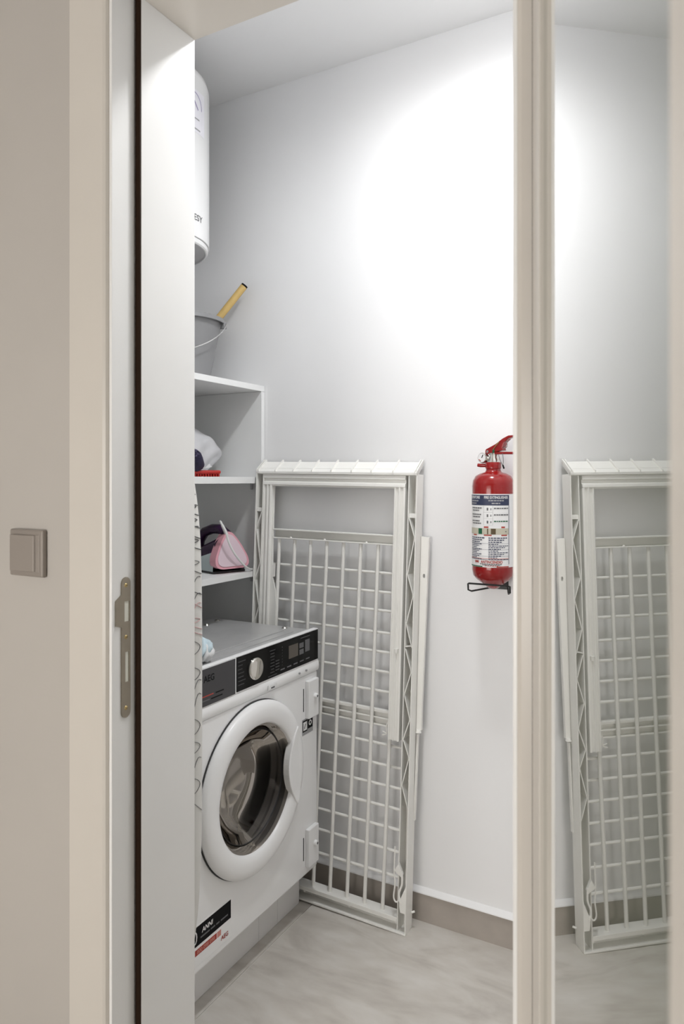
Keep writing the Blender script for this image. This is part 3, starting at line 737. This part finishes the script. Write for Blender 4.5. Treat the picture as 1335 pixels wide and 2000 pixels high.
MB().tube([(-0.15, 0.026, 0.012), (0.12, 0.026, 0.012)], 0.011, 10).build('foot_bar', M_zinc, ib, smooth=True)

# ------------------------------------------------------------------ folded drying rack
psi = math.radians(0.0); lam = math.radians(1.9); roll = 0.0142
ex = Vector((-math.cos(psi), math.sin(psi), 0)); bkv = Vector((math.sin(psi), math.cos(psi), 0)); upv = Vector((0, 0, 1))
eh = upv * math.cos(lam) + bkv * math.sin(lam); en = bkv * math.cos(lam) - upv * math.sin(lam)
zl = (eh - ex * roll).normalized(); yl = en; xl = yl.cross(zl).normalized()
dk = thing('drying_rack', 'folded ivory plastic drying rack leaning against the back wall', 'drying rack')
dk.matrix_world = Matrix(((xl.x, yl.x, zl.x, -0.803), (xl.y, yl.y, zl.y, 1.806), (xl.z, yl.z, zl.z, 0.0015), (0, 0, 0, 1)))
RW, RH, RD = 0.548, 1.266, 0.045
def rbox(mb, a0, a1, d0, d1, h0, h1): return mb.box(-a1, -a0, d0, d1, h0, h1)
def rmk(name, *boxes, bevel=0.0008, par=dk):
    mb = MB()
    for b in boxes: rbox(mb, *b)
    return mb.build(name, M_rack, par, bevel=bevel)
# posts: channels open to the front
postR = rmk('side_post', (0, 0.0032, 0, RD, 0, RH), (0.0248, 0.0280, 0.003, RD, 0, RH), (0.0032, 0.0248, RD - 0.003, RD, 0, RH))
postL = rmk('side_post', (RW - 0.0032, RW, 0, RD, 0, RH), (RW - 0.0270, RW - 0.0238, 0.003, RD, 0, RH), (RW - 0.0238, RW - 0.0032, RD - 0.003, RD, 0, RH))
nodesR = [(.0235, 1.144), (.0045, 1.089), (.0235, .987), (.0045, .929), (.0235, .849), (.0045, .785), None, (.0235, .780), (.0045, .718), (.0235, .653), (.0045, .587), (.0235, .53), (.0045, .482), (.0235, .403), (.0045, .344)]
prev = None
for q in nodesR:
    if q and prev:
        for (par, fx) in ((postR, lambda a: a), (postL, lambda a: RW - a)):
            MB().bar((-fx(prev[0]), RD / 2, prev[1]), (-fx(q[0]), RD / 2, q[1]), 0.0026, RD - 0.006).build('truss_rib', M_rack, par)
    prev = q
for par, fx in ((postR, lambda a: a), (postL, lambda a: RW - a)):
    MB().bar((-fx(0.0235), RD / 2, 0.786), (-fx(0.0045), RD / 2, 0.790), 0.0026, RD - 0.006).build('truss_rib', M_rack, par)
    a0, a1 = sorted((fx(0.004), fx(0.0245)))
    rmk('post_gusset', (a0, a1, 0.006, 0.030, 1.144, 1.156), par=par)
# ribbed top bar sloping back
tb = MB()
tb.prism([(0.0, RH - 0.001), (0.004, RH - 0.001), (RD, RH + 0.031), (RD, RH + 0.036), (RD - 0.004, RH + 0.036), (0.0, RH + 0.004)], -RW, 0.0, lambda d, h, x: (x, d, h))
topbar = tb.build('top_bar', M_rack, dk, bevel=0.0006)
MB().prism([(0.010, RH + 0.008), (0.020, RH + 0.011), (0.022, RH + 0.019), (0.013, RH + 0.016)], -RW + 0.003, -0.003, lambda d, h, x: (x, d, h)).build('top_rail', M_rack, topbar, bevel=0.001)
MB().prism([(0.0, RH - 0.002), (0.004, RH - 0.004), (0.004, RH + 0.004), (0.0, RH + 0.004)], -RW, 0.0, lambda d, h, x: (x, d - 0.001, h)).build('top_rail', M_rack, topbar)
for a in (0.0015, 0.008, 0.075, 0.144, 0.209, 0.277, 0.344, 0.411, 0.476, RW - 0.008, RW - 0.0015):
    MB().prism([(-0.001, RH - 0.002), (0.006, RH - 0.002), (RD, RH + 0.030), (RD, RH + 0.043), (RD - 0.004, RH + 0.043), (-0.001, RH + 0.010)], -a - 0.0015, -a + 0.0015, lambda d, h, x: (x, d, h)).build('top_rib', M_rack, topbar)
# inner folding frame (legs)
def leg_profile(a0, a1, h0, h1):
    w = a1 - a0
    pr = [(a0, 0.024), (a0, 0.004), (a0 + .16*w, 0.002), (a0 + .22*w, 0.007), (a0 + .42*w, 0.007), (a0 + .48*w, 0.003), (a0 + .60*w, 0.003), (a0 + .66*w, 0.008), (a0 + .86*w, 0.008), (a0 + .9*w, 0.004), (a1, 0.004), (a1, 0.024)]
    return MB().prism(pr, h0, h1, lambda a, d, h: (-a, d, h))
leg_profile(0.037, 0.071, 0.520, 1.232).build('folding_leg', M_rack, dk, bevel=0.0005)
legL = leg_profile(0.490, 0.521, 0.300, 1.232).build('folding_leg', M_rack, dk, bevel=0.0005)
fr = [(0.024, 1.262), (0.004, 1.262), (0.003, 1.251), (0.009, 1.249), (0.009, 1.241), (0.003, 1.238), (0.002, 1.230), (0.007, 1.225), (0.024, 1.225)]
MB().prism(fr, -0.521, -0.037, lambda d, h, x: (x, d, h)).build('folding_leg_bridge', M_rack, dk, bevel=0.0005)
# flat gusset on the left leg
gp = [(0.492, 1.20), (0.484, 1.10), (0.482, 0.98), (0.474, 0.985), (0.474, 0.945), (0.481, 0.942), (0.470, 0.905), (0.466, 0.86), (0.466, 0.42), (0.492, 0.40)]
MB().prism(gp, 0.010, 0.014, lambda a, h, d: (-a, d, h)).build('hinge_plate', M_rack, legL)
# cross bar (channel with lips)
rmk('cross_bar', (0.071, 0.490, 0.010, 0.034, 1.0885, 1.0925), (0.071, 0.490, 0.010, 0.034, 1.0630, 1.0665), (0.071, 0.490, 0.031, 0.034, 1.0665, 1.0885))
for a in (0.16, 0.42, 0.30):
    MB().lathe([(0, 0.004), (0.003, 0.003), (0.004, 0)], 10, 'z', (-a, 0.014, 1.0667)).build('stub', M_rack, dk)
# rods
for k in range(-1, 7):
    at, ab = 0.124 + 0.057 * k, 0.137 + 0.057 * k
    if k == -1: at, ab = 0.064, 0.080
    MB().tube([(-at, 0.020, 1.0635), (-ab, 0.020, 0.036)], 0.0054, 10).build('drying_rod', M_rack, dk, smooth=True)
for h in (.981, .926, .873, .810, .755, .699, .643, .494, .436, .379, .321, .264, .203, .134):
    MB().tube([(-0.518, 0.033, h), (-0.030, 0.033, h)], 0.0042, 8).build('cross_rod', M_rack, dk, smooth=True)
rmk('middle_bar', (0.030, 0.518, 0.026, 0.040, 0.584, 0.592), (0.030, 0.518, 0.026, 0.040, 0.566, 0.570), (0.030, 0.518, 0.026, 0.040, 0.546, 0.550), (0.030, 0.518, 0.038, 0.041, 0.550, 0.584))
# bottom bar
rmk('bottom_bar', (0.028, RW - 0.027, 0.002, 0.042, 0.028, 0.040), (0.0, RW, -0.001, 0.046, -0.001, 0.004), (0.028, RW - 0.027, 0.030, 0.034, 0.004, 0.028))
for a in (0.032, 0.18, 0.33):
    MB().lathe([(0, -0.006), (0.004, -0.005), (0.005, 0)], 10, 'z', (-a, 0.008, 0.028)).build('stub', M_rack, dk)
# outer folding strut on the right
def outer_strut():
    bm = bmesh.new()
    P = [(-0.025, 1.090), (-0.001, 1.092), (-0.001, 0.62), (-0.001, 0.552), (-0.016, 0.552), (-0.016, 0.60)]
    q = [bm.verts.new((-a, 0.036, h)) for a, h in P]
    es = [bm.edges.new((q[i], q[(i + 1) % len(q)])) for i in range(len(q))]
    c = [bm.verts.new((0.0125 + 0.0035 * math.cos(2 * PI * i / 12), 0.036, 0.982 + 0.0065 * math.sin(2 * PI * i / 12))) for i in range(12)]
    es += [bm.edges.new((c[i], c[(i + 1) % 12])) for i in range(12)]
    bmesh.ops.triangle_fill(bm, edges=es, use_beauty=True, use_dissolve=False)
    r = bmesh.ops.extrude_face_region(bm, geom=list(bm.faces))
    bmesh.ops.translate(bm, verts=[v for v in r['geom'] if isinstance(v, bmesh.types.BMVert)], vec=(0, 0.010, 0))
    bmesh.ops.recalc_face_normals(bm, faces=bm.faces)
    me = bpy.data.meshes.new('outer_strut'); bm.to_mesh(me); bm.free(); me.materials.append(M_rack)
    o = bpy.data.objects.new('outer_strut', me); COL.objects.link(o); o.parent = dk
    return o
os_ = outer_strut()
MB().bar((0.005, 0.041, 0.54), (0.0015, 0.041, 0.30), 0.004, 0.010, (0, 1, 0)).build('outer_strut', M_rack, dk)
MB().lathe([(0, 0), (0.006, 0.001), (0.008, -0.006), (0, -0.007)], 12, 'z', (0.009, 0.034, 0.552)).build('strut_stop', M_rack, os_, smooth=True)
MB().lathe([(0, -0.010), (0.005, -0.008), (0.006, 0.004), (0, 0.004)], 14, 'z', (-0.052, 0.004, 0.772)).build('pin', M_rack, dk, smooth=True)
# torn tab at the end of the right folding leg
MB().tube(bez([(-0.072, 0.012, 0.568), (-0.080, 0.012, 0.552), (-0.078, 0.012, 0.534), (-0.092, 0.012, 0.527)], 6), 0.002, 6).build('broken_tab', M_rack, dk, smooth=True)
MB().tube([(-0.078, 0.012, 0.534), (-0.090, 0.010, 0.538)], 0.0018, 6).build('broken_tab', M_rack, dk, smooth=True)
# clip near the foot of the right post
clip = bez([(-0.036, -0.003, 0.235), (-0.037, -0.003, 0.170), (-0.033, -0.004, 0.135), (-0.036, -0.004, 0.098), (-0.028, -0.004, 0.086), (-0.016, -0.004, 0.098)], 8)
MB().tube(clip, 0.0022, 6).build('foot_clip', M_rack, dk, smooth=True)
MB().tube(bez([(-0.014, -0.004, 0.172), (-0.012, -0.004, 0.140), (-0.020, -0.004, 0.112), (-0.016, -0.004, 0.086)], 8), 0.003, 6).build('foot_clip', M_rack, dk, smooth=True)
MB().prism([(0.036, 0.170), (0.024, 0.192), (0.010, 0.165), (0.012, 0.155)], -0.006, 0.004, lambda a, h, d: (-a, d, h)).build('foot_clip', M_rack, dk, bevel=0.001)
MB().prism([(0.020, 0.080), (0.016, 0.098), (-0.001, 0.140), (-0.001, 0.060), (0.016, 0.060)], -0.004, 0.002, lambda a, h, d: (-a, d, h)).build('foot_bracket', M_rack, dk, bevel=0.001)
MB().tube([(0.001, 0.038, 0.046), (0.009, 0.040, 0.050)], 0.003, 8).build('foot_peg', M_rack, dk, smooth=True)

# ------------------------------------------------------------------ fire extinguisher
EX, EY, ER = -0.565, 1.834, 0.0545
fe = thing('fire_extinguisher', 'red fire extinguisher with printed label on the back wall', 'fire extinguisher', (EX, EY, 0.967))
MB().lathe([(0, 0.0), (0.012, 0.001), (0.020, 0.008), (0.044, 0.026), (0.052, 0.036), (ER, 0.050), (ER, 0.078), (ER - 0.0008, 0.080), (ER, 0.082), (ER, 0.268), (0.0525, 0.282), (0.046, 0.294), (0.034, 0.301), (0.022, 0.304), (0.019, 0.309), (0.019, 0.315)], 64).build('cylinder', M_red, fe, smooth=True, angle=50)
MB().lathe([(0.0, 0.330), (0.0195, 0.330), (0.0205, 0.328), (0.0205, 0.314), (0.018, 0.312)], 32).build('neck_collar', M_red, fe, smooth=True)
vd = Vector((0.96, -0.28, 0)).normalized(); vs_ = Vector((0.28, 0.96, 0))
va = math.atan2(vd.y, vd.x)
vb = bpy.data.objects.new('valve', None); COL.objects.link(vb); vb.parent = fe; vb.rotation_euler = (0, 0, va); vb.location = (0, 0, 0.330)
MB().lathe([(0.017, 0.0), (0.016, 0.006), (0.012, 0.012), (0.011, 0.024), (0, 0.024)], 24).build('valve_body', M_chrome, vb, smooth=True)
g = MB().lathe([(0, 0.006), (0.0125, 0.006), (0.0140, 0.003), (0.0140, -0.006), (0, -0.006)], 28, 'x').build('pressure_gauge', M_chrome, vb, smooth=True)
g.location = (-0.026, -0.008, 0.012); g.rotation_euler = (0, 0, -PI / 2)
MB().lathe([(0, 0.0064), (0.0115, 0.0064)], 24, 'x').build('gauge_face', M_whitep, g)
MB().bar((0.0068, 0, 0), (0.0068, 0.004, 0.008), 0.002, 0.0006, (1, 0, 0)).build('gauge_needle', M_blackp, g)
MB().bar((0.0067, -0.009, -0.004), (0.0067, -0.003, -0.0085), 0.002, 0.0004, (1, 0, 0)).build('gauge_needle', M_redp, g)
MB().tube([(-0.014, -0.004, 0.012), (-0.002, 0, 0.012)], 0.006, 12).build('gauge_stem', M_chrome, vb, smooth=True)
up_ = [(-0.020, 0.026), (-0.018, 0.034), (0.012, 0.047), (0.034, 0.061), (0.050, 0.0675), (0.066, 0.068), (0.066, 0.063), (0.050, 0.060), (0.038, 0.050), (0.032, 0.036), (0.034, 0.030), (0.012, 0.027), (-0.014, 0.021)]
MB().prism(up_, -0.009, 0.009, lambda x, z, y: (x, y, z)).build('squeeze_lever', M_red, vb, bevel=0.0015)
lo_ = [(-0.010, 0.020), (-0.008, 0.028), (0.060, 0.0255), (0.070, 0.024), (0.070, 0.019), (0.030, 0.020)]
MB().prism(lo_, -0.0075, 0.0075, lambda x, z, y: (x, y, z)).build('carry_handle', M_red, vb, bevel=0.0015)
MB().lathe([(0, 0.0098), (0.0036, 0.0098), (0.0036, 0.0085)], 12, 'x').build('rivet', M_chrome, vb).matrix_local = Matrix.Translation((-0.012, 0, 0.028)) @ Matrix.Rotation(-PI / 2, 4, 'Z')
MB().box(0.004, 0.010, -0.0106, -0.009, 0.024, 0.033).build('green_seal', M_greenp, vb, bevel=0.001)
MB().tube(bez([(0.006, -0.0105, 0.032), (0.014, -0.0110, 0.042), (0.024, -0.0105, 0.052)], 6), 0.0012, 6).build('safety_pin', M_brass, vb, smooth=True)
MB().tube([(0.038 + 0.007 * math.cos(2 * PI * i / 16), -0.004, 0.046 + 0.010 * math.sin(2 * PI * i / 16)) for i in range(16)], 0.0012, 6, closed=True).build('pin_ring', M_chrome, vb, smooth=True)
MB().tube(bez([(0.022, -0.009, 0.020), (0.026, -0.009, 0.006), (0.034, -0.008, -0.010)], 6), 0.0009, 6).build('pin_wire', M_greyp, vb, smooth=True)
MB().tube(bez([(0.034, -0.009, 0.022), (0.036, -0.009, 0.004), (0.034, -0.008, -0.010)], 6), 0.0009, 6).build('pin_wire', M_greyp, vb, smooth=True)
MB().tube([(0.034, -0.008, -0.008), (0.038, -0.009, -0.017)], 0.0022, 8).build('wire_seal', M_blackp, vb, smooth=True)
MB().tube([(-0.016, -0.004, -0.008), (-0.032, -0.010, -0.008), (-0.040, -0.012, -0.007)], [0.005, 0.005, 0.0045], 12).build('discharge_nozzle', M_red, vb, smooth=True)
# label: faces the doorway; arc length x to the right as seen from outside
VA = math.atan2(-EY, -EX)                     # towards the camera side
def on_cyl(x, z, off=0.0004):
    a = VA + x / ER
    return ((ER + off) * math.cos(a), (ER + off) * math.sin(a), z - 0.967)
lab = MB().grid(lambda u, v: on_cyl(-0.085 + 0.150 * u, 1.028 + 0.187 * v), 40, 2).build('label', M_whitep, fe, smooth=True)
def lrect(x0, x1, z0, z1, m, off=0.0008, name='print_field'):
    nn = max(2, int(abs(x1 - x0) / 0.004))
    return MB().grid(lambda u, v: on_cyl(x0 + (x1 - x0) * u, z0 + (z1 - z0) * v, off), nn, 1).build(name, m, lab, smooth=True)
lrect(-0.085, 0.042, 1.186, 1.2125, M_navyp)
def ltext(s, x, z, size, m, **k): return lettering('lettering', s, size, lambda a, b: on_cyl(x + a, z + b, 0.0012), m, lab, **k)
ltext('FIRE EXTINGUISHER', 0.0075, 1.2060, 0.0095, M_whitep, bold=0.0002, fit=0.062)
ltext('ESTINTORE', -0.0545, 1.2060, 0.0095, M_whitep, bold=0.0002, fit=0.038)
def lline(x0, x1, z, h, m, seed, gap=0.0012):
    # a line of print too fine to read: broken word shapes
    r = random.Random(seed); x = x0
    while x < x1 - 0.002:
        w = min(r.uniform(0.003, 0.008), x1 - x); lrect(x, x + w, z - h / 2, z + h / 2, m, 0.0010, 'print_line'); x += w + gap
lline(-0.012, 0.028, 1.1982, 0.0034, M_lgreyp, 1); lline(-0.004, 0.020, 1.1912, 0.0034, M_lgreyp, 2)
lline(-0.072, -0.038, 1.1975, 0.0034, M_lgreyp, 3); lline(-0.072, -0.046, 1.1910, 0.003, M_lgreyp, 4)
lrect(0.0415, 0.0430, 1.036, 1.2125, M_navyp, 0.0009, 'print_line')
for i in range(3):
    z = 1.179 - 0.0165 * i
    lline(-0.068, -0.029 - 0.003 * i, z, 0.0032, M_greyp, 20 + i); lline(-0.066, -0.038 + 0.003 * i, z - 0.0062, 0.0032, M_greyp, 30 + i)
    lline(0.0015, 0.0395, z - 0.0004, 0.0030, M_greyp if i < 2 else M_greenp, 40 + i)
    lrect(-0.0245, -0.0015, z - 0.0105, z - 0.0101, M_lgreyp, 0.0009, 'print_line')
    lrect(-0.0165, -0.0125, z - 0.006, z + 0.001, M_greyp, 0.0009, 'pictogram'); lrect(-0.0070, -0.0050, z - 0.005, z, M_greyp, 0.0009, 'pictogram')
lrect(-0.0250, -0.0245, 1.136, 1.185, M_lgreyp, 0.0009, 'print_line'); lrect(-0.0015, -0.0010, 1.136, 1.185, M_lgreyp, 0.0009, 'print_line')
# band of fire-class pictures
lrect(-0.085, 0.0415, 1.112, 1.1275, M_beigep)
lrect(-0.040, -0.029, 1.1125, 1.1270, M_greenp, 0.0010, 'pictogram'); lrect(-0.006, 0.006, 1.1125, 1.127, M_brownp, 0.0010, 'pictogram')
lrect(-0.024, -0.007, 1.1125, 1.127, M_beigep, 0.0010, 'pictogram'); lrect(-0.0155, -0.0125, 1.1125, 1.127, M_brownp, 0.0012, 'pictogram')
for x0, x1 in ((-0.024, -0.012), (0.020, 0.030)): lrect(x0, x1, 1.1285, 1.1325, M_redp, 0.0010, 'pictogram')
for x0, x1 in ((-0.024, -0.004), (0.020, 0.036), (-0.060, -0.046)): lrect(x0, x1, 1.1085, 1.1115, M_redp, 0.0010, 'pictogram')
lrect(0.031, 0.034, 1.118, 1.121, M_greyp, 0.0011, 'pictogram')
# blocks of fine print
zz = 1.1030
for i in range(13):
    h = 0.0026 if i < 3 else 0.0020
    lline(-0.070, (-0.020 if i < 3 else -0.030) - 0.008 * (i % 3), zz, h, M_navyp, 60 + i, 0.0014)
    lline(-0.012, 0.039 - 0.009 * (i % 4), zz, h, M_navyp, 80 + i, 0.0014)
    zz -= 0.0052 if i < 3 else 0.0043
for z in (1.0885, 1.0730, 1.0560): lrect(-0.085, 0.0415, z, z + 0.0005, M_navyp, 0.0009, 'print_line')
lrect(-0.085, 0.0415, 1.0475, 1.0485, M_navyp, 0.0009, 'print_line')
lrect(-0.085, 0.0415, 1.0500, 1.0512, M_pinkp, 0.0009, 'print_line')
ltext('EMME', -0.0455, 1.0415, 0.0085, M_redp, bold=0.0003, fit=0.014)
ltext('ANTINCENDIO', -0.0045, 1.0415, 0.0095, M_redp, bold=0.0003, fit=0.056)
lline(-0.035, 0.022, 1.0362, 0.0022, M_greyp, 7); lline(-0.028, 0.018, 1.0338, 0.0016, M_greyp, 8); lline(-0.022, 0.012, 1.0318, 0.0014, M_redp, 9)
lrect(-0.085, -0.028, 1.0285, 1.0312, M_greenp, 0.0010); lrect(0.008, 0.0415, 1.0285, 1.0312, M_redp, 0.0010)

wb = thing('extinguisher_bracket', 'black wire bracket carrying the red fire extinguisher', 'bracket', (EX, 1.903, 0.967))
fy = EY - 1.903 - 0.050
MB().tube([(-0.050, fy + 0.004, 0.016), (-0.055, fy + 0.010, 0.014), (-0.055, fy + 0.012, -0.002), (-0.049, fy + 0.020, -0.006), (-0.020, -0.004, -0.006)], 0.0024, 8).build('support_arm', M_wire, wb, smooth=True)
MB().tube([(0.050, fy + 0.004, 0.016), (0.055, fy + 0.010, 0.014), (0.055, fy + 0.012, -0.002), (0.049, fy + 0.020, -0.006), (0.020, -0.004, -0.006)], 0.0024, 8).build('support_arm', M_wire, wb, smooth=True)
MB().tube([(-0.050, fy + 0.004, 0.016), (0.050, fy + 0.004, 0.016)], 0.0024, 8).build('front_bar', M_wire, wb, smooth=True)
MB().box(-0.021, 0.021, -0.006, 0.0, -0.010, 0.28).build('wall_strap', M_wire, wb, bevel=0.001)
